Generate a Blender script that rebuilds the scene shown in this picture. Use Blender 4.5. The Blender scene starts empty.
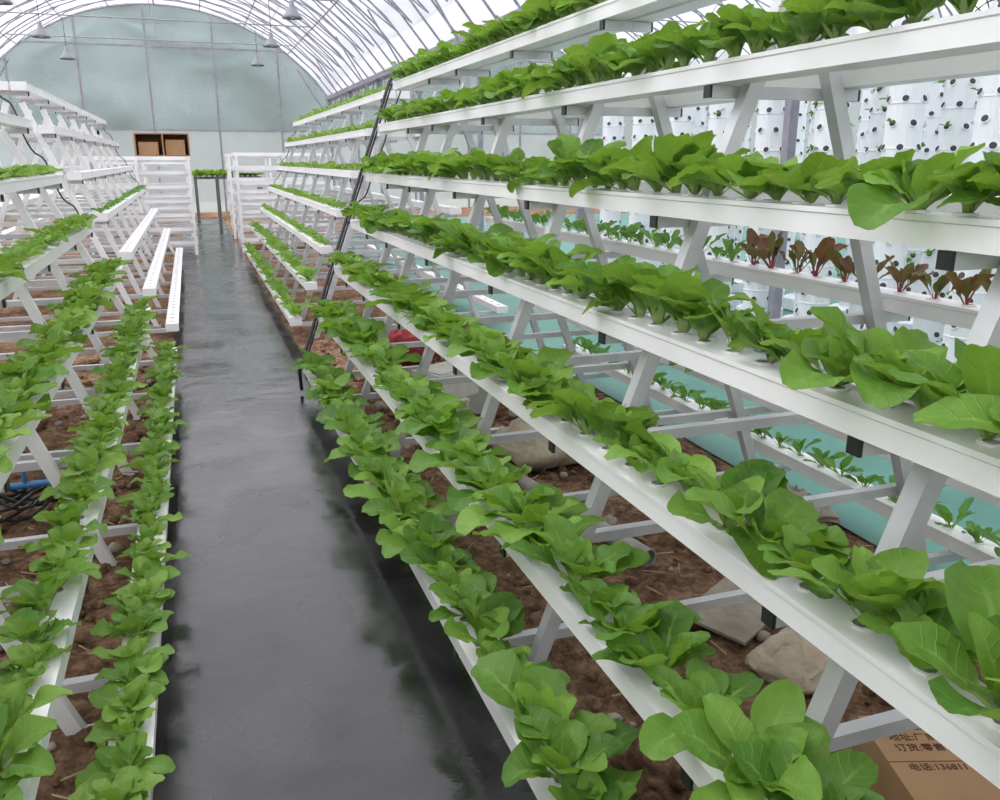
import bpy, math, random
import numpy as np
from mathutils import Vector, Matrix, noise

scene = bpy.context.scene
scene.view_settings.view_transform = 'Standard'
scene.view_settings.look = 'None'
scene.view_settings.exposure = 0.12
R = random.Random(7)

# ------------------------------------------------------------------ materials
def new_mat(name):
    m = bpy.data.materials.new(name); m.use_nodes = True
    nt = m.node_tree
    for n in list(nt.nodes): nt.nodes.remove(n)
    out = nt.nodes.new('ShaderNodeOutputMaterial')
    return m, nt, out

def L(nt, a, b): nt.links.new(a, b)

def simple(name, c1, c2=None, rough=0.5, metal=0.0, scale=8.0, bump=0.0, bscale=None, spec=0.5, detail=4.0):
    m, nt, out = new_mat(name)
    p = nt.nodes.new('ShaderNodeBsdfPrincipled')
    p.inputs['Roughness'].default_value = rough
    p.inputs['Metallic'].default_value = metal
    p.inputs['Specular IOR Level'].default_value = spec
    tc = nt.nodes.new('ShaderNodeTexCoord')
    if c2 is None: c2 = tuple(x*0.85 for x in c1)
    nz = nt.nodes.new('ShaderNodeTexNoise'); nz.inputs['Scale'].default_value = scale; nz.inputs['Detail'].default_value = detail
    L(nt, tc.outputs['Object'], nz.inputs['Vector'])
    r = nt.nodes.new('ShaderNodeValToRGB')
    r.color_ramp.elements[0].position = 0.32; r.color_ramp.elements[1].position = 0.68
    r.color_ramp.elements[0].color = (*c2, 1); r.color_ramp.elements[1].color = (*c1, 1)
    L(nt, nz.outputs['Fac'], r.inputs['Fac']); L(nt, r.outputs['Color'], p.inputs['Base Color'])
    if bump > 0:
        n2 = nt.nodes.new('ShaderNodeTexNoise'); n2.inputs['Scale'].default_value = bscale or scale*3; n2.inputs['Detail'].default_value = 6
        L(nt, tc.outputs['Object'], n2.inputs['Vector'])
        b = nt.nodes.new('ShaderNodeBump'); b.inputs['Strength'].default_value = bump; b.inputs['Distance'].default_value = 0.02
        L(nt, n2.outputs['Fac'], b.inputs['Height']); L(nt, b.outputs['Normal'], p.inputs['Normal'])
    L(nt, p.outputs[0], out.inputs[0])
    return m

def leaf_mat(name, dark, light, stem, trans, rib=(0.26,0.44,0.11), veinamt=.22):
    m, nt, out = new_mat(name)
    at = nt.nodes.new('ShaderNodeAttribute'); at.attribute_name = 'leafc'
    sep = nt.nodes.new('ShaderNodeSeparateColor'); L(nt, at.outputs['Color'], sep.inputs[0])
    S, T, Q = sep.outputs[0], sep.outputs[1], sep.outputs[2]
    def mth(op, a, b=None, c=None, clamp=False):
        n = nt.nodes.new('ShaderNodeMath'); n.operation = op; n.use_clamp = clamp
        for i, v in enumerate((a, b, c)):
            if v is None: continue
            if isinstance(v, (int, float)): n.inputs[i].default_value = v
            else: L(nt, v, n.inputs[i])
        return n.outputs[0]
    def mr(v, a, b, c=0.0, d=1.0):
        n = nt.nodes.new('ShaderNodeMapRange'); n.interpolation_type = 'SMOOTHSTEP'
        L(nt, v, n.inputs[0]); n.inputs[1].default_value = a; n.inputs[2].default_value = b
        n.inputs[3].default_value = c; n.inputs[4].default_value = d
        return n.outputs[0]
    def mix(f, a, b):
        n = nt.nodes.new('ShaderNodeMix'); n.data_type = 'RGBA'
        L(nt, f, n.inputs[0])
        for i, v in ((6, a), (7, b)):
            if isinstance(v, tuple): n.inputs[i].default_value = (*v, 1)
            else: L(nt, v, n.inputs[i])
        return n.outputs[2]
    tc = nt.nodes.new('ShaderNodeTexCoord')
    nz = nt.nodes.new('ShaderNodeTexNoise'); nz.inputs['Scale'].default_value = 30; nz.inputs['Detail'].default_value = 3
    L(nt, tc.outputs['Object'], nz.inputs['Vector'])
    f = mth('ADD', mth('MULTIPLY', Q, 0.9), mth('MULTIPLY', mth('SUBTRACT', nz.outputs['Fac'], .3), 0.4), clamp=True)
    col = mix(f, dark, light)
    ph = mth('SUBTRACT', mth('MULTIPLY', T, 62.0), mth('MULTIPLY', S, 9.0))
    vein = mr(mth('SINE', ph), 0.82, 1.0, 0.0, veinamt)
    col = mix(vein, col, rib)
    ribm = mr(S, 0.03, 0.10, 0.75, 0.0)
    ribm = mth('MULTIPLY', ribm, mr(T, 0.45, .95, 1.0, 0.15))
    col = mix(ribm, col, rib)
    col = mix(mr(T, 0.2, 0.36, 1.0, 0.0), col, stem)
    p = nt.nodes.new('ShaderNodeBsdfPrincipled'); p.inputs['Roughness'].default_value = 0.45
    p.inputs['Specular IOR Level'].default_value = 0.35
    L(nt, col, p.inputs['Base Color'])
    b = nt.nodes.new('ShaderNodeBump'); b.inputs['Strength'].default_value = 0.45; b.inputs['Distance'].default_value = 0.004
    hgt = mth('ADD', mth('MULTIPLY', vein, -3.0), nz.outputs['Fac'])
    L(nt, hgt, b.inputs['Height']); L(nt, b.outputs['Normal'], p.inputs['Normal'])
    tr = nt.nodes.new('ShaderNodeBsdfTranslucent'); tr.inputs[0].default_value = (*trans, 1)
    mx = nt.nodes.new('ShaderNodeMixShader'); mx.inputs[0].default_value = 0.33
    L(nt, p.outputs[0], mx.inputs[1]); L(nt, tr.outputs[0], mx.inputs[2]); L(nt, mx.outputs[0], out.inputs[0])
    return m

def film_mat(name, transp, tcol, dcol, scale=0.7):
    m, nt, out = new_mat(name)
    t = nt.nodes.new('ShaderNodeBsdfTransparent'); t.inputs[0].default_value = (*tcol, 1)
    d = nt.nodes.new('ShaderNodeBsdfDiffuse'); d.inputs[0].default_value = (*dcol, 1)
    s = nt.nodes.new('ShaderNodeBsdfTranslucent'); s.inputs[0].default_value = (*dcol, 1)
    m1 = nt.nodes.new('ShaderNodeMixShader'); m1.inputs[0].default_value = 0.7
    L(nt, d.outputs[0], m1.inputs[1]); L(nt, s.outputs[0], m1.inputs[2])
    tc = nt.nodes.new('ShaderNodeTexCoord')
    nz = nt.nodes.new('ShaderNodeTexNoise'); nz.inputs['Scale'].default_value = scale; nz.inputs['Detail'].default_value = 5
    L(nt, tc.outputs['Object'], nz.inputs['Vector'])
    mr = nt.nodes.new('ShaderNodeMapRange'); L(nt, nz.outputs['Fac'], mr.inputs[0])
    mr.inputs[1].default_value = .3; mr.inputs[2].default_value = .7
    mr.inputs[3].default_value = min(1, 1-transp+0.06); mr.inputs[4].default_value = max(0, 1-transp-0.06)
    m2 = nt.nodes.new('ShaderNodeMixShader')
    L(nt, mr.outputs[0], m2.inputs[0]); L(nt, t.outputs[0], m2.inputs[1]); L(nt, m1.outputs[0], m2.inputs[2])
    L(nt, m2.outputs[0], out.inputs[0])
    return m

M_white = simple('white_channel', (0.90,0.90,0.90), (0.82,0.82,0.82), rough=0.32, scale=3.0)
M_alu = simple('galvanised_tube', (0.68,0.69,0.70), (0.52,0.53,0.54), rough=0.42, metal=0.25, scale=6)
M_black = simple('black_plastic', (0.018,0.018,0.02), rough=0.45)
M_cupshade = simple('net_cup_hole_shade', (0.05,0.05,0.045), (0.02,0.02,0.02), rough=0.7)  # near-black colour carries the shade inside empty cups and tower holes
M_cupg = simple('grow_sponge', (0.30,0.30,0.25), (0.18,0.19,0.14), rough=0.9, scale=60)
M_roofpipe = simple('roof_pipe', (0.33,0.32,0.37), (0.24,0.23,0.28), rough=0.5, metal=0.2)
M_towerw = simple('tower_white', (0.85,0.87,0.89), (0.75,0.78,0.81), rough=0.35, scale=2)
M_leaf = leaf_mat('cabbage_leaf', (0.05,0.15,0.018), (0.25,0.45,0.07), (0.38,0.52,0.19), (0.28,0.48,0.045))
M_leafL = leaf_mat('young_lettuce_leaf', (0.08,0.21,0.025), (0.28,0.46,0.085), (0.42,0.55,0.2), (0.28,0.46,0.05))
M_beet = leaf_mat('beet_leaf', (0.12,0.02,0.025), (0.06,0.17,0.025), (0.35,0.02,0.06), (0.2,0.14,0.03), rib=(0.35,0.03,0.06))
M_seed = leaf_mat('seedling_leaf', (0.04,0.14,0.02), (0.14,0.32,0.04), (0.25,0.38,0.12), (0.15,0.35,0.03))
M_roof = film_mat('roof_film', 0.42, (0.93,0.92,0.97), (0.84,0.83,0.88))
M_wallf = film_mat('wall_film', 0.62, (0.96,0.98,1.0), (0.46,0.49,0.51))
M_walll = film_mat('wall_panel_lower', 0.35, (0.95,0.98,1.0), (0.54,0.56,0.57))
M_card = simple('cardboard', (0.50,0.30,0.16), (0.42,0.25,0.13), rough=0.85, scale=5)
M_ink = simple('red_brown_ink', (0.12,0.03,0.02), rough=0.8)
M_sack = simple('woven_sack', (0.60,0.52,0.40), (0.44,0.36,0.26), rough=0.9, scale=7, bump=0.9, bscale=22)
M_sack2 = simple('grey_sack', (0.46,0.41,0.34), (0.28,0.23,0.18), rough=0.9, scale=5, bump=0.9, bscale=18)
M_red = simple('red_bag', (0.45,0.05,0.06), (0.3,0.03,0.04), rough=0.6, bump=0.4)
M_foam = simple('foam_block', (0.75,0.74,0.70), (0.6,0.58,0.52), rough=0.8, scale=10, bump=0.2, bscale=80)
M_wood = simple('crate_wood', (0.42,0.23,0.12), (0.28,0.14,0.07), rough=0.8, scale=4)
M_hose = simple('blue_hose', (0.05,0.2,0.45), rough=0.4)
M_pvc = simple('grey_pvc', (0.42,0.41,0.38), (0.27,0.25,0.22), rough=0.5)
M_lamp = simple('lamp_metal', (0.22,0.23,0.25), rough=0.4, metal=0.3)
M_table = simple('dark_table', (0.12,0.12,0.12), rough=0.6)
M_straw = simple('dry_straw', (0.55,0.45,0.28), (0.4,0.3,0.18), rough=0.9)
M_stone = simple('pale_stone', (0.42,0.36,0.30), (0.3,0.25,0.2), rough=0.9, scale=20)

def soil_mat():
    m, nt, out = new_mat('soil')
    tc = nt.nodes.new('ShaderNodeTexCoord')
    n1 = nt.nodes.new('ShaderNodeTexNoise'); n1.inputs['Scale'].default_value = 2.2; n1.inputs['Detail'].default_value = 8; n1.inputs['Roughness'].default_value = .7
    n2 = nt.nodes.new('ShaderNodeTexNoise'); n2.inputs['Scale'].default_value = 22; n2.inputs['Detail'].default_value = 8; n2.inputs['Roughness'].default_value = .7
    L(nt, tc.outputs['Object'], n1.inputs['Vector']); L(nt, tc.outputs['Object'], n2.inputs['Vector'])
    r = nt.nodes.new('ShaderNodeValToRGB')
    e = r.color_ramp.elements; e[0].position = .40; e[0].color = (0.09,0.048,0.028,1); e[1].position = .60; e[1].color = (0.52,0.34,0.22,1)
    x = e.new(.5); x.color = (0.27,0.155,0.092,1)
    mx = nt.nodes.new('ShaderNodeMath'); mx.operation = 'ADD'
    h = nt.nodes.new('ShaderNodeMath'); h.operation = 'MULTIPLY'; h.inputs[1].default_value = .5
    h2 = nt.nodes.new('ShaderNodeMath'); h2.operation = 'MULTIPLY'; h2.inputs[1].default_value = .5
    L(nt, n1.outputs['Fac'], h.inputs[0]); L(nt, n2.outputs['Fac'], h2.inputs[0]); L(nt, h.outputs[0], mx.inputs[0]); L(nt, h2.outputs[0], mx.inputs[1])
    L(nt, mx.outputs[0], r.inputs['Fac'])
    p = nt.nodes.new('ShaderNodeBsdfPrincipled'); p.inputs['Roughness'].default_value = .95; p.inputs['Specular IOR Level'].default_value = .15
    L(nt, r.outputs['Color'], p.inputs['Base Color'])
    b = nt.nodes.new('ShaderNodeBump'); b.inputs['Strength'].default_value = 1.0; b.inputs['Distance'].default_value = .05
    L(nt, n2.outputs['Fac'], b.inputs['Height']); L(nt, b.outputs['Normal'], p.inputs['Normal'])
    L(nt, p.outputs[0], out.inputs[0]); return m
M_soil = soil_mat()

def sheet_mat(name, c1, c2, r0, r1, bstr=.25, spec=.5):
    m, nt, out = new_mat(name)
    tc = nt.nodes.new('ShaderNodeTexCoord')
    n1 = nt.nodes.new('ShaderNodeTexNoise'); n1.inputs['Scale'].default_value = 2.0; n1.inputs['Detail'].default_value = 7; n1.inputs['Distortion'].default_value = .6
    L(nt, tc.outputs['Object'], n1.inputs['Vector'])
    r = nt.nodes.new('ShaderNodeValToRGB'); e = r.color_ramp.elements
    e[0].position = .38; e[0].color = (*c1, 1); e[1].position = .62; e[1].color = (*c2, 1)
    L(nt, n1.outputs['Fac'], r.inputs['Fac'])
    p = nt.nodes.new('ShaderNodeBsdfPrincipled'); L(nt, r.outputs['Color'], p.inputs['Base Color'])
    p.inputs['Specular IOR Level'].default_value = spec
    mr = nt.nodes.new('ShaderNodeMapRange'); L(nt, n1.outputs['Fac'], mr.inputs[0])
    mr.inputs[1].default_value = .38; mr.inputs[2].default_value = .62; mr.inputs[3].default_value = r0; mr.inputs[4].default_value = r1
    L(nt, mr.outputs[0], p.inputs['Roughness'])
    n2 = nt.nodes.new('ShaderNodeTexNoise'); n2.inputs['Scale'].default_value = 110; n2.inputs['Detail'].default_value = 3
    n3 = nt.nodes.new('ShaderNodeTexNoise'); n3.inputs['Scale'].default_value = 5; n3.inputs['Detail'].default_value = 3
    L(nt, tc.outputs['Object'], n2.inputs['Vector']); L(nt, tc.outputs['Object'], n3.inputs['Vector'])
    a = nt.nodes.new('ShaderNodeMath'); a.operation = 'MULTIPLY_ADD'; a.inputs[1].default_value = .08
    L(nt, n2.outputs['Fac'], a.inputs[0]); L(nt, n3.outputs['Fac'], a.inputs[2])
    b = nt.nodes.new('ShaderNodeBump'); b.inputs['Strength'].default_value = bstr; b.inputs['Distance'].default_value = .02
    L(nt, a.outputs[0], b.inputs['Height']); L(nt, b.outputs['Normal'], p.inputs['Normal'])
    L(nt, p.outputs[0], out.inputs[0]); return m
M_sheet = sheet_mat('wet_black_ground_cloth', (0.011,0.012,0.012), (0.036,0.037,0.037), .08, .30, .22, .6)
M_teal = sheet_mat('teal_ground_cloth', (0.06,0.19,0.15), (0.09,0.25,0.20), .4, .6, .15)

# ------------------------------------------------------------------ mesh builder
class MB:
    def __init__(s): s.v = []; s.f = []; s.m = []; s.mats = []
    def mi(s, mat):
        if mat not in s.mats: s.mats.append(mat)
        return s.mats.index(mat)
    def add(s, vs, fs, mat):
        o = len(s.v); k = s.mi(mat)
        s.v.extend([tuple(p) for p in vs])
        for f in fs: s.f.append(tuple(i+o for i in f)); s.m.append(k)
    def box(s, x0, x1, y0, y1, z0, z1, mat):
        vs = [(x0,y0,z0),(x1,y0,z0),(x1,y1,z0),(x0,y1,z0),(x0,y0,z1),(x1,y0,z1),(x1,y1,z1),(x0,y1,z1)]
        s.add(vs, [(0,3,2,1),(4,5,6,7),(0,1,5,4),(1,2,6,5),(2,3,7,6),(3,0,4,7)], mat)
    def beam(s, p, q, w, mat, h=None, n=4, up=(0,1,0)):
        p = Vector(p); q = Vector(q); d = (q-p)
        if d.length < 1e-6: return
        d.normalize(); u = Vector(up)
        if abs(d.dot(u)) > .95: u = Vector((0,0,1)) if abs(d.z) < .9 else Vector((1,0,0))
        a = d.cross(u).normalized(); b = d.cross(a).normalized(); h = h or w
        vs = []
        if n == 4:
            offs = [(-.5,-.5),(.5,-.5),(.5,.5),(-.5,.5)]
        else:
            offs = [(.5*math.cos(2*math.pi*i/n), .5*math.sin(2*math.pi*i/n)) for i in range(n)]
        for c in (p, q):
            for (i, j) in offs: vs.append(c + a*w*i + b*h*j)
        fs = [(i, (i+1) % n, n+(i+1) % n, n+i) for i in range(n)]
        fs += [tuple(range(n-1, -1, -1)), tuple(range(n, 2*n))]
        s.add(vs, fs, mat)
    def tube(s, pts, r, mat, n=6):
        for i in range(len(pts)-1): s.beam(pts[i], pts[i+1], 2*r, mat, n=n)
    def lathe(s, prof, c, mat, n=16, cap=False):
        vs = []; fs = []
        for (r, z) in prof:
            for i in range(n):
                a = 2*math.pi*i/n; vs.append((c[0]+r*math.cos(a), c[1]+r*math.sin(a), c[2]+z))
        for k in range(len(prof)-1):
            for i in range(n): fs.append((k*n+i, k*n+(i+1) % n, (k+1)*n+(i+1) % n, (k+1)*n+i))
        if cap: fs.append(tuple(range((len(prof)-1)*n, len(prof)*n)))
        s.add(vs, fs, mat)
    def obj(s, name, parent=None, smooth=False):
        me = bpy.data.meshes.new(name); me.from_pydata(s.v, [], s.f)
        for m in s.mats: me.materials.append(m)
        me.polygons.foreach_set('material_index', s.m)
        if smooth: me.polygons.foreach_set('use_smooth', [True]*len(s.f))
        me.update()
        o = bpy.data.objects.new(name, me); scene.collection.objects.link(o)
        if parent: o.parent = parent
        return o

def empty(name):
    o = bpy.data.objects.new(name, None); scene.collection.objects.link(o); o.empty_display_size = .2; return o

# ------------------------------------------------------------------ plants
def make_plant(rng, n=10, Lm=.19, W=.05, phi0=(35,82), phi1=(-25,60), nu=6, nv=9, cup=.35, ruf=.12, pet=.008, ts=.25, minl=.45, roll=.4):
    V = []; F = []; C = []
    off = 0
    for i in range(n):
        age = i/max(1, n-1)
        az = i*2.39996 + rng.uniform(-.4, .4)
        Ln = Lm*(1-(1-minl)*age)*rng.uniform(.75, 1.15)
        w0 = W*(1-(1-minl)*age)*rng.uniform(.8, 1.18)
        a0 = math.radians(phi0[0]+(phi0[1]-phi0[0])*age + rng.uniform(-16, 10))
        a1 = math.radians(phi1[0]+(phi1[1]-phi1[0])*age + rng.uniform(-35, 25))
        t = np.linspace(0, 1, nv+1); s = np.linspace(-1, 1, nu+1)
        ph = a0+(a1-a0)*t**1.5
        dl = Ln/nv
        r = np.concatenate([[0], np.cumsum(np.cos(ph[:-1])*dl)])+.006
        z = np.concatenate([[0], np.cumsum(np.sin(ph[:-1])*dl)])
        tau = np.clip((t-ts)/(1-ts), 0, 1)
        w = pet*(1-tau)+w0*np.sin(np.pi*np.clip(tau, 0, 1)**1.05)**.5
        w[-1] = w0*.3
        S_, T_ = np.meshgrid(s, np.arange(nv+1))
        ww = w[T_]; tt = t[T_]
        sgn = rng.uniform(.1, 1.3)*cup
        p1 = rng.uniform(0, 6); p2 = rng.uniform(0, 6)
        edge = np.abs(S_)**2
        nrm = sgn*ww*edge + ruf*ww*edge*np.sin(tt*rng.uniform(12, 20)+np.where(S_ > 0, p1, p2)) + .08*ww*np.sin(tt*22+S_*5+p1)
        lat = S_*ww*(1-.18*cup*edge)
        ro = rng.uniform(-roll, roll)*tt
        nrm = nrm*np.cos(ro)+lat*np.sin(ro); lat = lat*np.cos(ro) + rng.uniform(-.035, .035)*tt**2
        rr = r[T_]-np.sin(ph[T_])*nrm; zz = z[T_]+np.cos(ph[T_])*nrm
        ca, sa = math.cos(az), math.sin(az)
        X = rr*ca-lat*sa; Y = rr*sa+lat*ca
        V.append(np.stack([X.ravel(), Y.ravel(), zz.ravel()], 1))
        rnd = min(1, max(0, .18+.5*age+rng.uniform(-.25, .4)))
        C.append(np.stack([np.abs(S_).ravel(), tt.ravel(), np.full(X.size, rnd), np.ones(X.size)], 1))
        ii, jj = np.meshgrid(np.arange(nv), np.arange(nu), indexing='ij')
        a = (ii*(nu+1)+jj).ravel()
        F.append(np.stack([a, a+1, a+nu+2, a+nu+1], 1)+off)
        off += X.size
    return np.concatenate(V), np.concatenate(F), np.concatenate(C)

def variants(seed, cnt, **k):
    rng = random.Random(seed); return [make_plant(rng, **k) for _ in range(cnt)]
VAR = {
 'big': variants(1, 18, n=13, Lm=.185, W=.05, phi0=(42,85), phi1=(-22,64), ts=.28, nu=8, nv=11),
 'bigup': variants(2, 10, n=13, Lm=.20, W=.052, phi0=(54,87), phi1=(-14,70), ts=.3, nu=8, nv=11)
        + variants(22, 10, n=13, Lm=.19, W=.053, phi0=(40,85), phi1=(-25,64), ts=.26, nu=8, nv=11),
 'biglo': variants(3, 8, n=8, Lm=.17, W=.048, phi0=(42,82), phi1=(-20,60), nu=4, nv=6),
 'let': variants(4, 16, n=11, Lm=.145, W=.037, phi0=(38,83), phi1=(-30,58), ruf=.2, nu=6, nv=10),
 'letlo': variants(5, 8, n=8, Lm=.12, W=.037, phi0=(40,80), phi1=(-10,55), nu=4, nv=6),
 'beet': variants(6, 8, n=8, Lm=.17, W=.028, phi0=(58,85), phi1=(25,70), ts=.42, pet=.003, ruf=.25),
 'seed': variants(7, 8, n=8, Lm=.13, W=.024, phi0=(50,84), phi1=(5,65), ts=.35, pet=.003, nu=4, nv=6),
 'mini': variants(8, 8, n=5, Lm=.09, W=.024, phi0=(30,75), phi1=(-30,50), nu=4, nv=5),
}
MATS = {'big': M_leaf, 'bigup': M_leaf, 'biglo': M_leaf, 'let': M_leafL, 'letlo': M_leafL, 'beet': M_beet, 'seed': M_seed, 'mini': M_seed}

class Bed:
    def __init__(s): s.d = {}
    def put(s, kind, x, y, z, sc, lean, rng, tilt=None):
        V, F, C = VAR[kind][rng.randrange(len(VAR[kind]))]
        a = rng.uniform(0, 6.283)
        Rz = np.array(Matrix.Rotation(a, 3, 'Z')); Ry = np.array(Matrix.Rotation(lean, 3, 'Y')); Rx = np.array(Matrix.Rotation(rng.uniform(-.22, .22), 3, 'X'))
        M = (Rx@Ry@Rz)*sc
        v = V@M.T
        v[:, 2] = np.maximum(v[:, 2], np.where(np.abs(v[:, 0]) < .06, .002, -1)) + z
        v[:, 0] += x; v[:, 1] += y
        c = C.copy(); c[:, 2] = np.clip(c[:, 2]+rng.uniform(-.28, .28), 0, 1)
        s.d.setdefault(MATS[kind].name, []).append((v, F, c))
    def build(s, name, parent):
        mats = list(s.d.keys()); 
        if not mats: return None
        Vs = []; Fs = []; Cs = []; Ms = []; off = 0
        for k, mn in enumerate(mats):
            for v, f, c in s.d[mn]:
                Vs.append(v); Fs.append(f+off); Cs.append(c); Ms.append(np.full(len(f), k, dtype=np.int32)); off += len(v)
        V = np.concatenate(Vs); F = np.concatenate(Fs); C = np.concatenate(Cs); MI = np.concatenate(Ms)
        me = bpy.data.meshes.new(name)
        me.vertices.add(len(V)); me.vertices.foreach_set('co', V.astype(np.float32).ravel())
        me.loops.add(F.size); me.loops.foreach_set('vertex_index', F.astype(np.int32).ravel())
        me.polygons.add(len(F)); me.polygons.foreach_set('loop_start', np.arange(0, F.size, 4, dtype=np.int32))
        for mn in mats: me.materials.append(bpy.data.materials[mn])
        me.polygons.foreach_set('material_index', MI)
        me.polygons.foreach_set('use_smooth', np.ones(len(F), dtype=bool))
        at = me.attributes.new('leafc', 'FLOAT_COLOR', 'POINT'); at.data.foreach_set('color', C.astype(np.float32).ravel())
        me.update(calc_edges=True); me.validate()
        o = bpy.data.objects.new(name, me); scene.collection.objects.link(o); o.parent = parent
        return o

# ------------------------------------------------------------------ racks
PU, PZ, Z0, UC = .159, .325, .20, 1.07
CW, CH = .10, .06
ZT = [Z0, Z0+PZ, Z0+2*PZ, Z0+3*PZ+.005, Z0+4*PZ+.022, Z0+5*PZ+.068, Z0+6*PZ+.07]
def channel(mb, xa, sgn, y0, y1, zc):
    prof = [(0,0),(0,.046),(-.004,.049),(-.004,.060),(CW+.004,.060),(CW+.004,.049),(CW,.046),(CW,0)]
    z = zc-.03; n = len(prof)
    vs = [(xa+sgn*u, y0, z+h) for u, h in prof]+[(xa+sgn*u, y1, z+h) for u, h in prof]
    fs = [(i, (i+1) % n, n+(i+1) % n, n+i) for i in range(n)]+[tuple(range(n)), tuple(range(n, 2*n))]
    mb.add(vs, fs, M_white)
    for ya, yb in ((y0-.012, y0+.02), (y1-.02, y1+.012)):
        xs = sorted((xa-sgn*.007, xa+sgn*(CW+.007)))
        mb.box(xs[0], xs[1], ya, yb, z-.004, z+.064, M_white)

def rack(xo, sgn, y0, y1, frames, front, back, seed, hose=False, tiers=7, ends=None, endleg=False):
    rng = random.Random(seed)
    root = empty('hydroponic_rack')
    ch = MB(); fr = MB(); cups = MB(); bed = Bed()
    X = lambda u: xo+sgn*u
    ends = ends or [y1]*tiers
    for i in range(tiers):
        z = ZT[i]; u = PU*i; ye = ends[i]
        channel(ch, X(u), sgn, y0, ye, z)
        channel(ch, X(2*UC-u), -sgn, y0, ye, z)
        for side, specs, uc in ((0, front.get(i), u+CW/2), (1, back.get(i), 2*UC-u-CW/2)):
            specs = specs or []
            if isinstance(specs, tuple): specs = [specs]
            sp = specs[0][1] if specs else .2
            y = y0+.12
            while y < ye-.08:
                cups.lathe([(.022,0),(.024,.004),(.018,.005),(.016,-.001)], (X(uc), y, z+.03), M_white, n=8)
                cups.lathe([(.017,.003),(.001,.0025)], (X(uc), y, z+.03), M_cupg if specs else M_cupshade, n=8)
                for spec in specs:
                    if spec[3] <= y <= spec[4]:
                        out = -sgn if side == 0 else sgn
                        lean = out*(rng.uniform(-.28, .12) if i < 4 else rng.uniform(-.08, .22))
                        bed.put(spec[0], X(uc)+rng.uniform(-.006, .006)-out*.006, y+rng.uniform(-.02, .02), z+.031, spec[2]*rng.uniform(.76, 1.2), lean, rng)
                        break
                y += sp
    for fi, y in enumerate(frames):
        g, sl, top = .235, .372, 2.10
        if endleg and fi == len(frames)-1: g, sl = .06, .489
        for s in (0, 1):
            ua, ub = (g, g+sl*top) if s == 0 else (2*UC-g, 2*UC-g-sl*top)
            fr.beam((X(ua), y, 0), (X(ub), y, top), .045, M_white if endleg else M_alu)
            fr.box(min(X(ua-.04), X(ua+.04)), max(X(ua-.04), X(ua+.04)), y-.04, y+.04, 0, .012, M_alu)
        for i in range(tiers):
            z = ZT[i]-.03-.02; u = PU*i
            ua, ub = u+.012, 2*UC-u-.012
            fr.beam((X(ua), y+.041, z), (X(ub), y+.041, z), .034, M_alu)
            for uu, d in ((ua, -1), (ub, 1)):
                fr.beam((X(uu), y+.041, z), (X(uu+d*.008), y+.041, z), .035, M_black)
            for uu in (g+sl*z, 2*UC-g-sl*z):
                fr.beam((X(uu), y+.02, z), (X(uu), y+.066, z), .012, M_alu, n=6)
    if hose:
        yt, yb = ends[6]+.03, ends[0]+.03
        fy = lambda k: yb+(yt-yb)*k/6
        pts = [(X(PU*6+.04), yt, ZT[6]+.13), (X(PU*6-.03), yt, ZT[6]+.03), (X(PU*3-.035), fy(3.3), ZT[3]), (X(-.03), yb, Z0-.02), (X(-.02), yb+.02, .03)]
        ch.tube(pts, .013, M_black, n=8)
        pts = [(p[0]+sgn*.035, p[1]+.05, p[2]) for p in pts]
        ch.tube(pts[1:4], .008, M_black, n=8)
        for i in range(tiers):
            ch.beam((X(PU*i-.03), ends[i]+.02, ZT[i]+.01), (X(PU*i+.05), ends[i]+.02, ZT[i]+.01), .018, M_black, n=8)
    for i in range(3, tiers-1):
        z = ZT[i]; u = PU*i+.07; loop = []
        for k in range(9):
            t = k/8
            loop.append((X(u+PU*t), max(ends[i], ends[i+1])+.02+.05*math.sin(math.pi*t), z+PZ*t+.04*math.sin(2*math.pi*t)))
        ch.tube(loop, .006, M_black, n=6)
    ch.obj('channels', root); fr.obj('frame', root); cups.obj('net_cups', root)
    bed.build('leafy_greens', root)
    return root

F1 = [-.95, .1, 1.17, 2.25, 3.3, 4.35, 5.35, 6.0]
A, B = -9, 99
rack(.653, 1, -1.2, 6.3, F1,
     {0:('big',.155,1.10,A,B), 1:('big',.155,1.12,A,B), 2:('big',.14,1.10,A,B), 3:('bigup',.12,1.08,A,B), 4:('bigup',.115,1.0,A,B), 5:('bigup',.115,.98,A,B), 6:('bigup',.125,.95,A,B)},
     {3:[('beet',.14,1.15,A,3.2), ('seed',.15,1.1,3.2,B)], 0:('seed',.15,1.2,A,B), 1:('seed',.15,1.3,A,B), 2:('seed',.15,.8,3.0,B), 4:('letlo',.3,.7,3,B)}, 11,
     hose=True, ends=[6.1,6.35,6.65,6.6,6.9,7.0,7.1])
rack(-.22, -1, -1.2, 7.0, [-.95,.15,1.3,2.45,3.6,4.75,5.85,6.85],
     {0:('let',.125,.95,A,B), 1:('let',.125,.98,A,B), 2:('let',.115,1.15,A,B), 3:('let',.11,.9,A,B), 4:('letlo',.12,.85,A,B)},
     {}, 12, endleg=True)
rack(.76, 1, 8.0, 15.2, [8.1,9.2,10.3,11.4,12.5,13.6,15.1],
     {i:('biglo' if i < 2 else 'letlo',.17,.85,A,B) for i in range(7)}, {}, 13)
rack(-.22, -1, 8.1, 15.4, [8.2,9.3,10.4,11.5,12.6,13.7,15.3],
     {3:('mini',.25,1.0,A,B)}, {}, 14, endleg=True)
rack(-3.25, -1, -1.0, 7.0, [-.9,.5,1.9,3.3,4.7,6.9], {2:('mini',.2,1,A,B)}, {}, 15)

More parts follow.
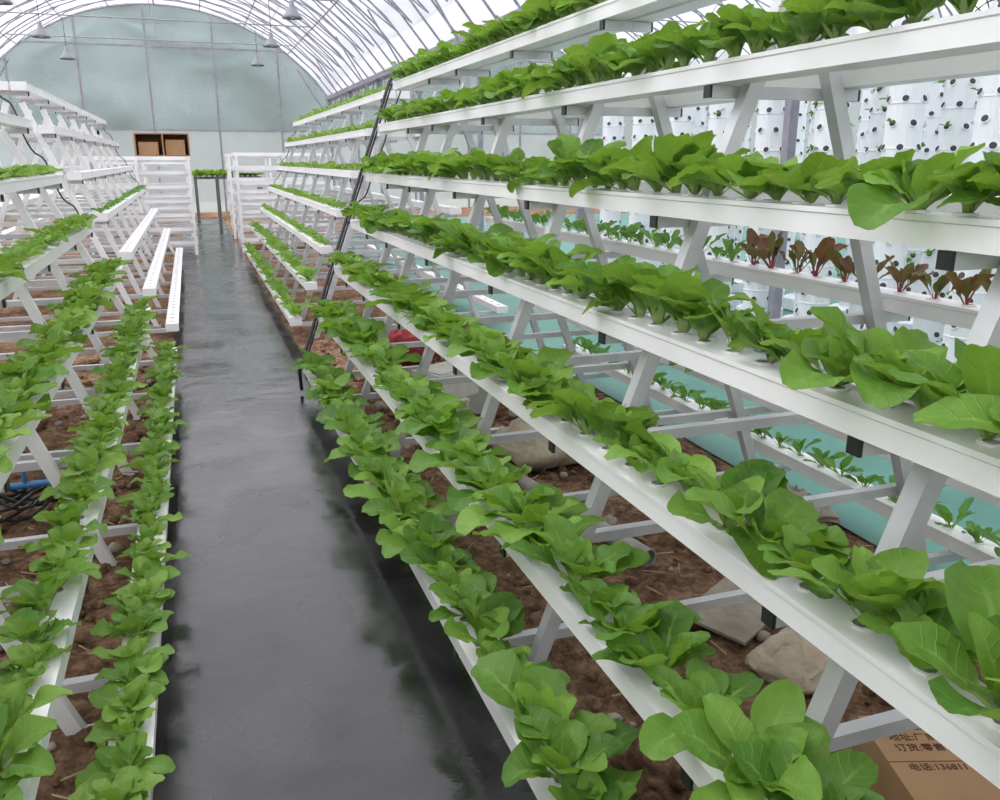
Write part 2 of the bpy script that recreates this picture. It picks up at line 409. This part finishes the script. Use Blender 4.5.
# ------------------------------------------------------------------ racks with cross-wise channels at the far end
def cross_rack(x0, x1, y0, y1, tiers, top, seed):
    root = empty('stacked_channel_rack'); mb = MB()
    for i in range(tiers):
        z = .22+(top-.22)*i/(tiers-1)
        for k, y in enumerate(np.linspace(y0+.05, y1-.15, 3)):
            mb.box(x0-.04, x1+.04, y, y+.1, z-.03, z+.03, M_white)
        for y in (y0+.02, y1-.02): mb.beam((x0, y, z-.05), (x1, y, z-.05), .035, M_alu)
        for x in (x0+.03, x1-.03): mb.beam((x, y0, z-.05), (x, y1, z-.05), .035, M_alu)
    for x in (x0, (x0+x1)/2, x1):
        for y in (y0, y1): mb.beam((x, y, 0), (x, y, top+.03), .05, M_white)
    mb.obj('channels', root); return root
cross_rack(-1.7, 0.0, 16.4, 17.5, 7, 1.68, 3)
cross_rack(-1.7, -0.05, 19.5, 20.6, 7, 1.6, 3)
cross_rack(.82, 2.5, 16.6, 17.6, 7, 1.75, 4)
cross_rack(.82, 2.5, 19.6, 20.6, 7, 1.75, 4)

mb = MB()
cx0, cx1, cy0, cy1, cz0, cz1 = -.85, .05, 16.5, 17.1, 1.712, 2.08
mb.box(cx0, cx1, cy0, cy1, cz0, cz0+.02, M_wood)
mb.box(cx0, cx1, cy1-.02, cy1, cz0+.02, cz1, M_wood)
for x in (cx0, (cx0+cx1)/2, cx1-.025): mb.box(x, x+.025, cy0, cy1-.02, cz0+.02, cz1, M_wood)
mb.box(cx0, cx1, cy0, cy1, cz1, cz1+.02, M_wood)
mb.box(cx0+.06, cx0+.38, cy0+.1, cy1-.05, cz0+.02, cz0+.24, M_card); mb.box(cx1-.4, cx1-.08, cy0+.1, cy1-.05, cz0+.02, cz0+.28, M_card)
mb.obj('wooden_crate')

mb = MB(); troot = empty('potting_table')
mb.box(.1, 2.0, 26.6, 27.5, 1.12, 1.18, M_table)
for x in (.15, .75, 1.95):
    for y in (26.65, 27.45): mb.beam((x, y, 0), (x, y, 1.12), .08, M_table)
mb.obj('table', troot)
bed = Bed(); rg = random.Random(3)
for i in range(12):
    for j in range(4): bed.put('biglo', .15+.155*i, 26.7+.2*j, 1.18, 1.8, 0, rg)
bed.build('greens', troot)

# ------------------------------------------------------------------ floor
def noise2(x, y): return noise.noise(Vector((x, y, 0)))
def soil():
    vs = []; fs = []
    xs = np.concatenate([np.arange(-5.6, -2.6, .3), np.arange(-2.6, 3.2, .05), np.arange(3.2, 14.8, .4)])
    ys = np.concatenate([np.arange(-6, -1, .4), np.arange(-1, 8, .05), np.arange(8, 30.5, .4)])
    for y in ys:
        for x in xs:
            flat = (-.32 < x < .85) or (x > 2.7)
            h = 0
            if not flat:
                e = min(abs(x+.32), abs(x-.85), abs(x-2.7)); k = min(1, e/.15)
                h = k*(.02+.035*noise2(x*2.3, y*2.3)+.035*noise2(x*8, y*8)+.02*noise2(x*19, y*19))
            vs.append((x, y, h-.004 if flat else h))
    n = len(xs)
    for j in range(len(ys)-1):
        for i in range(n-1): fs.append((j*n+i, j*n+i+1, (j+1)*n+i+1, (j+1)*n+i))
    mb = MB(); mb.add(vs, fs, M_soil)
    rg = random.Random(5)
    for _ in range(3000):
        x = rg.choice([rg.uniform(.9, 2.65), rg.uniform(-2.2, -.4)]); y = rg.uniform(.2, 8)
        r = rg.uniform(.008, .035)*(1.7 if rg.random() < .12 else 1)
        prof = [(.5, -.6), (1, -.1), (.85, .45), (.35, .75)]
        n = 6; vs = []; fs = []
        for (pr, pz) in prof:
            for i in range(n):
                a = 2*math.pi*i/n; q = rg.uniform(.75, 1.2)
                vs.append((x+r*pr*q*math.cos(a), y+r*pr*q*math.sin(a), .025+r*pz*rg.uniform(.8, 1.1)))
        for k in range(3):
            for i in range(n): fs.append((k*n+i, k*n+(i+1) % n, (k+1)*n+(i+1) % n, (k+1)*n+i))
        fs.append(tuple(range(3*n, 4*n))); mb.add(vs, fs, M_stone if rg.random() < .12 else M_soil)
    for _ in range(500):
        x = rg.choice([rg.uniform(.9, 2.65), rg.uniform(-2.2, -.4)]); y = rg.uniform(.2, 7.5)
        a = rg.uniform(0, 3.14); l = rg.uniform(.03, .1)
        mb.beam((x, y, .055), (x+l*math.cos(a), y+l*math.sin(a), .045+rg.uniform(0, .02)), .004, M_straw, n=4)
    return mb.obj('floor', smooth=True)
soil()
def sheet(name, x0, x1, y0, y1, z, mat, step=.12):
    vs = []; fs = []
    nx = max(2, int((x1-x0)/step)); ny = max(2, int((y1-y0)/step))
    for j in range(ny+1):
        for i in range(nx+1):
            x = x0+(x1-x0)*i/nx; y = y0+(y1-y0)*j/ny
            if i in (0, nx): x += .012*noise2(y*1.7, i)
            vs.append((x, y, z+.003*noise2(x*3, y*3)))
    for j in range(ny):
        for i in range(nx): fs.append((j*(nx+1)+i, j*(nx+1)+i+1, (j+1)*(nx+1)+i+1, (j+1)*(nx+1)+i))
    mb = MB(); mb.add(vs, fs, mat); return mb.obj(name, smooth=True)
sheet('ground_cloth', -.28, .80, -4, 3.0, .016, M_sheet)
sheet('ground_cloth', -.28, .80, 2.9, 26.5, .006, M_sheet)
sheet('ground_cloth', 2.72, 4.4, -4, 20, .008, M_teal)
sheet('ground_cloth', 4.42, 14, -4, 25, .004, M_teal, .5)

# ------------------------------------------------------------------ towers
def tower(x, y, seed, z0=.12, h=2.6):
    rng = random.Random(seed); mb = MB(); root = empty('tower_planter'); root.location = (x, y, 0)
    mb.lathe([(.22,0),(.24,.02),(.24,.14),(.2,.16),(.12,.17)], (0,0,0), M_towerw, n=20)
    prof = [(.125,.15)]
    zz = z0+.1
    while zz < h:
        prof += [(.125, zz), (.129, zz+.004), (.129, zz+.012), (.125, zz+.016)]; zz += .3
    prof += [(.125, h), (.11, h+.02), (.02, h+.03)]
    mb.lathe(prof, (0,0,0), M_towerw, n=20)
    zz = z0+.17; row = 0; bed = Bed()
    while zz < h-.04:
        for i in range(6):
            a = 2*math.pi*(i+.5*(row % 2))/6+.2
            d = Vector((math.cos(a), math.sin(a), 0)); p = d*.116+Vector((0,0,zz))
            q = p+d*.016+Vector((0,0,.006))
            mb.beam(p, q, .056, M_towerw, n=10); mb.beam(q, q+(q-p).normalized()*.001, .046, M_cupshade, n=10)  # flat dark disc painted as the shaded inside of each planting hole
            if rng.random() < .14: bed.put('mini', q.x, q.y, q.z, .8, .5*d.x, rng)
        zz += .16; row += 1
    mb.obj('column', root); bed.build('sprouts', root)
    return root
k = 0
for ix, x in enumerate((4.75, 5.6, 6.5, 7.6)):
    for iy in range(12):
        y = 1.2+iy*.75+(.35 if ix % 2 else 0)
        tower(x, y, 100+k); k += 1

# ------------------------------------------------------------------ greenhouse shell
YB, YF = 30.0, -6.0
HW, ZE, ZP = 5.15, 3.6, 6.2
def arch(cx, t):
    x = -1+2*t
    return (cx+HW*x, ZE+(ZP-ZE)*max(0, 1-abs(x)**2.1)**.85)
CX = [-.55, 9.75]
NS = 28
mb = MB()
for cx in CX:
    for i in range(NS):
        a, b = arch(cx, i/NS), arch(cx, (i+1)/NS)
        mb.add([(a[0],YF,a[1]+.03),(b[0],YF,b[1]+.03),(b[0],YB,b[1]+.03),(a[0],YB,a[1]+.03)], [(0,1,2,3)], M_roof)
mb.obj('ceiling', smooth=True)
mb = MB()
for cx in CX:
    y = YF
    while y <= YB:
        pts = [(arch(cx, i/16)[0], y, arch(cx, i/16)[1]) for i in range(17)]
        mb.tube(pts, .022, M_roofpipe, n=5); y += 1.0
    for i in range(2, 16, 2):
        a = arch(cx, i/16); mb.beam((a[0], YF, a[1]-.02), (a[0], YB, a[1]-.02), .035, M_roofpipe, n=5)
    y = YF
    while y < YB-3.6:
        for s in (1, -1):
            pts = []
            for i in range(9):
                t = i/8; a = arch(cx, .04+.92*(t if s > 0 else 1-t)); pts.append((a[0], y+3.6*t, a[1]-.03))
            mb.tube(pts, .012, M_roofpipe, n=4)
        y += 1.2
    y = YF+2
    while y < YB:
        zt = 4.95
        mb.beam((cx-3.9, y, zt), (cx+3.9, y, zt), .03, M_roofpipe, n=6)
        for q in (-.6, 0, .6):
            a = arch(cx, .5+q/2); mb.beam((cx+HW*q*.9, y, zt), (a[0], y, a[1]), .02, M_roofpipe, n=5)
        y += 4.0
for gx in (CX[0]-HW, CX[0]+HW, CX[1]+HW):
    mb.box(gx-.12, gx+.12, YF, YB, ZE-.06, ZE+.06, M_roofpipe)
    mb.beam((gx-.1, YF, ZE-.45), (gx-.1, YB, ZE-.45), .04, M_roofpipe)
    y = YF; f = 0
    while y < YB:
        mb.beam((gx-.1, y, ZE-.45 if f else ZE-.05), (gx-.1, y+.5, ZE-.05 if f else ZE-.45), .025, M_roofpipe); f = 1-f; y += .5
    y = YF
    while y <= YB:
        mb.beam((gx, y, 0), (gx, y, ZE), .08, M_roofpipe)
        for d in (-1, 1):
            if (gx < 0 and d < 0) or (gx > 12 and d > 0): continue
            mb.beam((gx, y, ZE-.7), (gx+d*1.0, y, ZE+.9), .03, M_roofpipe)
        y += 4
mb.obj('roof_frame')

def end_wall(name, y):
    mb = MB(); zs = 2.55
    for cx in CX:
        mb.add([(cx-HW,y,0),(cx+HW,y,0),(cx+HW,y,zs),(cx-HW,y,zs)], [(0,1,2,3)], M_walll)
        vs = [(cx-HW,y,zs),(cx+HW,y,zs)]+[(arch(cx, 1-i/NS)[0], y, arch(cx, 1-i/NS)[1]+.02) for i in range(NS+1)]
        mb.add(vs, [tuple(range(len(vs)))], M_wallf)
    return mb.obj(name)
end_wall('wall_back', YB); end_wall('wall_front', YF)
for nm, x in (('wall_left', CX[0]-HW-.06), ('wall_right', CX[1]+HW+.06)):
    mb = MB(); mb.add([(x,YF,0),(x,YB,0),(x,YB,ZE),(x,YF,ZE)], [(0,1,2,3)], M_walll); mb.obj(nm)
mb = MB()
yy = YB-.05
for cx in CX:
    for k in range(-2, 3):
        x = cx+k*1.95-.35; mb.beam((x, yy, 0), (x, yy, arch(cx, .5+(x-cx)/(2*HW))[1]), .06, M_roofpipe)
    for z in (2.55, 5.0): mb.beam((cx-(HW if z < 3 else 3.9), yy, z), (cx+(HW if z < 3 else 3.9), yy, z), .05, M_roofpipe)
mb.obj('trim_back_wall_posts')

mb = MB(); vs = []; fs = []
nx, ny = 150, 60
for j in range(ny+1):
    for i in range(nx+1):
        x = -70+150*i/nx; y = 42+60*j/ny
        h = 26*(j/ny)**.8*(1+.25*noise2(x*.03, y*.03))+2.0*noise2(x*.15, y*.15)+.7*noise2(x*.4, y*.4)
        vs.append((x, y, -.3+max(0, h)))
for j in range(ny):
    for i in range(nx): fs.append((j*(nx+1)+i, j*(nx+1)+i+1, (j+1)*(nx+1)+i+1, (j+1)*(nx+1)+i))
M_hill = simple('haze_tinted_forest', (0.155,0.205,0.20), (0.035,0.055,0.05), rough=1, scale=.2, bump=.0, spec=0, detail=7)  # distant haze is mixed into the pale base colour of the forest
mb.add(vs, fs, M_hill); mb.obj('wooded_hill', smooth=True)
mb = MB(); mb.box(-80, 90, -40, 43, -.35, -.2, simple('grass_ground', (0.2,0.22,0.18), rough=1)); mb.obj('ground_outside')

# ------------------------------------------------------------------ hanging lamps
for x in (-2.5, 1.9):
    for y in (4.0, 8.0, 12.0, 16.0, 20.0, 24.0):
        mb = MB(); 
        mb.beam((0,0,.26), (0,0,.97), .012, M_black, n=6)
        s = .8
        mb.lathe([(.02*s,.36*s),(.05*s,.34*s),(.06*s,.22*s),(.09*s,.2*s),(.19*s,.05*s),(.22*s,0),(.21*s,0),(.18*s,.05*s),(.05*s,.18*s),(.001,.185*s)], (0,0,0), M_lamp, n=20)
        mb.lathe([(.001,.0),(.05,.02),(.055,.07),(.03,.13)], (0,0,0), M_foam, n=12)
        o = mb.obj('hanging_lamp', smooth=True); o.location = (x, y, 3.97)

# ------------------------------------------------------------------ clutter on the ground
def sack(name, loc, size, mat, rot=0, seed=0):
    vs = []; fs = []; nu, nv = 56, 26
    for j in range(nv+1):
        ph = -math.pi/2+math.pi*j/nv
        for i in range(nu):
            th = 2*math.pi*i/nu
            c = math.copysign(abs(math.cos(th))**.45, math.cos(th)); s_ = math.copysign(abs(math.sin(th))**.45, math.sin(th))
            cp = max(0, math.cos(ph))**.5; x, y, z = c*cp, s_*cp, math.sin(ph)
            q = 1+.16*noise.noise(Vector((x*1.6+seed, y*1.6, z*1.6)))
            cr = abs(noise.noise(Vector((x*3.2+seed, y*2.2+x, z*2))))*.5+.25*abs(noise.noise(Vector((x*7+seed, y*6, z*3))))
            zz = (z*.5+.42)*size[2]*(1.15-cr if z > 0 else 1)
            vs.append((x*q*size[0]/2, y*q*size[1]/2, max(0, zz)))
    for j in range(nv):
        for i in range(nu): fs.append((j*nu+i, j*nu+(i+1) % nu, (j+1)*nu+(i+1) % nu, (j+1)*nu+i))
    mb = MB(); mb.add(vs, fs, mat)
    n = 24; vs = []; fs = []
    for k, (xx, hw, hh) in enumerate(((.42, .36, .30), (.55, .30, .16), (.68, .38, .12))):
        for i in range(n):
            a = 2*math.pi*i/n; w_ = 1+.18*math.sin(a*5+k)
            vs.append((xx*size[0], hw*w_*math.cos(a)*size[1], max(.002, (.32+hh*w_*math.sin(a))*size[2])))
    for k in range(2):
        for i in range(n): fs.append((k*n+i, k*n+(i+1) % n, (k+1)*n+(i+1) % n, (k+1)*n+i))
    mb.add(vs, fs, mat)
    o = mb.obj(name, smooth=True); o.location = loc; o.rotation_euler = (0, 0, rot); return o
sack('woven_sack', (1.76, 2.0, .02), (.34, .24, .10), M_sack, .4, 1)
sack('woven_sack', (1.78, 4.2, .02), (.55, .42, .24), M_sack, .2, 2)
sack('woven_sack', (2.42, 3.05, .02), (.40, .35, .17), M_sack2, -.3, 3)
sack('woven_sack', (2.25, 2.45, .02), (.34, .3, .10), M_sack, 2.4, 6)
sack('woven_sack', (1.35, 3.0, .02), (.26, .2, .07), M_sack2, 1.2, 8)
sack('red_plastic_bag', (1.62, 6.9, .0), (.45, .35, .34), M_red, 0, 4)
for (x, y, z, a) in ((1.32, 4.95, .02, .3), (1.62, 5.3, .02, -.2), (1.4, 5.0, .222, .5), (1.75, 5.75, .02, .1), (2.05, 5.0, .02, .4)):
    mb = MB(); mb.box(-.17, .17, -.13, .13, 0, .17, M_foam)
    if z < .1: mb.box(-.175, .175, -.135, .135, .17, .2, M_foam)
    else: mb.box(-.15,.15,-.11,.11,.17,.18,M_foam)
    o = mb.obj('foam_box'); o.location = (x, y, z); o.rotation_euler = (0, 0, a)
    bv = o.modifiers.new('b', 'BEVEL'); bv.width = .008; bv.segments = 2
def hollow(mb, p, q, r, t, mat, n=18):
    p = Vector(p); q = Vector(q); d = (q-p).normalized(); a = d.cross(Vector((0,0,1))).normalized(); b = d.cross(a)
    vs = []
    for c, rr in ((p, r-t), (p, r), (q, r), (q, r-t)):
        for i in range(n):
            w = 2*math.pi*i/n; vs.append(c+(a*math.cos(w)+b*math.sin(w))*rr)
    fs = [(k*n+i, k*n+(i+1) % n, ((k+1) % 4)*n+(i+1) % n, ((k+1) % 4)*n+i) for k in range(4) for i in range(n)]
    mb.add(vs, fs, mat)
mb = MB(); hollow(mb, (1.64, 2.8, .075), (1.45, 3.75, .08), .038, .005, M_pvc); mb.obj('drain_pipe')
mb = MB(); mb.box(-.2, .2, -.13, .13, 0, .012, M_sack2); o = mb.obj('cardboard_sheet'); o.location = (1.78, 2.38, .045); o.rotation_euler = (.05, -.04, .5)

root = empty('cardboard_box'); bw, bd, bh = .46, .36, .2
mb = MB()
mb.box(-bw/2, bw/2, -bd/2, bd/2, 0, .004, M_card)
for x in (-bw/2, bw/2-.004): mb.box(x, x+.004, -bd/2, bd/2, .004, bh, M_card)
for y in (-bd/2, bd/2-.004): mb.box(-bw/2+.004, bw/2-.004, y, y+.004, .004, bh, M_card)
mb.box(-bw/2, bw/2, -bd/2, -.002, bh, bh+.004, M_card); mb.box(-bw/2, bw/2, .002, bd/2, bh, bh+.004, M_card)
mb.obj('carton', root)
def txt(s, x, y, sz, nm):
    cu = bpy.data.curves.new(nm, 'FONT'); cu.body = s; cu.size = sz; cu.extrude = .0005; cu.materials.append(M_ink)
    o = bpy.data.objects.new(nm, cu); scene.collection.objects.link(o); o.parent = root; o.location = (x, y, bh+.0046)
txt('\u4ea7\u5730:\u5317\u4eac\u5e02\u52a0\u5de5\u57fa\u5730', -.19, .12, .030, 'print_1')
txt('\u5730\u5740:\u5382\u5bb6\u8bda\u4fe1', -.19, .08, .030, 'print_2')
txt('\u8ba2\u8d27:\u96f6\u552e\u6279\u53d1', -.19, .04, .030, 'print_3')
txt('\u7535\u8bdd:13681110', -.19, .0-.03, .028, 'print_4')
root.location = (1.70, 1.27, .03); root.rotation_euler = (0, 0, -.32)

mb = MB()
for (cx, cy, r, zz, mt) in ((-.9, 4.2, .17, .12, M_black), (-.86, 4.15, .13, .18, M_black), (-1.1, 3.7, .2, .09, M_black)):
    pts = [(cx+r*math.cos(t*.4)*(1+.03*math.sin(t)), cy+r*.8*math.sin(t*.4), zz+.04*math.sin(t*.9)) for t in range(0, 34)]
    mb.tube(pts, .009, mt, n=6)
pts = [(-1.3+.07*i, 4.3+.1*math.sin(i*.8), .14+.06*math.sin(i*.6)) for i in range(12)]
mb.tube(pts, .012, M_black, n=6); mb.beam((-.95, 4.2, .2), (-.72, 4.15, .22), .035, M_hose, n=10); mb.beam((-.84, 4.17, .2), (-.84, 4.17, .28), .02, M_hose, n=8)
mb.obj('irrigation_hose_coil')

# ------------------------------------------------------------------ light
w = bpy.data.worlds.new('overcast'); scene.world = w; w.use_nodes = True
bg = w.node_tree.nodes['Background']; bg.inputs[0].default_value = (0.97, 0.975, 1.0, 1); bg.inputs[1].default_value = 2.0
sd = bpy.data.lights.new('sun', 'SUN'); sd.energy = 3.6; sd.angle = math.radians(75); sd.color = (1, .98, .95)
so = bpy.data.objects.new('sun', sd); scene.collection.objects.link(so); so.rotation_euler = (math.radians(-15), math.radians(-25), 0); so.location = (0, 0, 20)

# ------------------------------------------------------------------ camera
f = 850.0; vx, vy = -312.0, 240.0
Yc = Vector((vx, vy, -f)).normalized(); Zc = Vector((0, f, vy)).normalized(); Xc = Yc.cross(Zc)
rot = Matrix((Xc, Yc, Zc))
cd = bpy.data.cameras.new('camera'); cd.sensor_width = 36; cd.lens = f/1000*36; cd.clip_end = 500; cd.clip_start = .05
co = bpy.data.objects.new('camera', cd); scene.collection.objects.link(co)
co.matrix_world = Matrix.Translation((0, 0, 1.65)) @ rot.to_4x4()
scene.camera = co
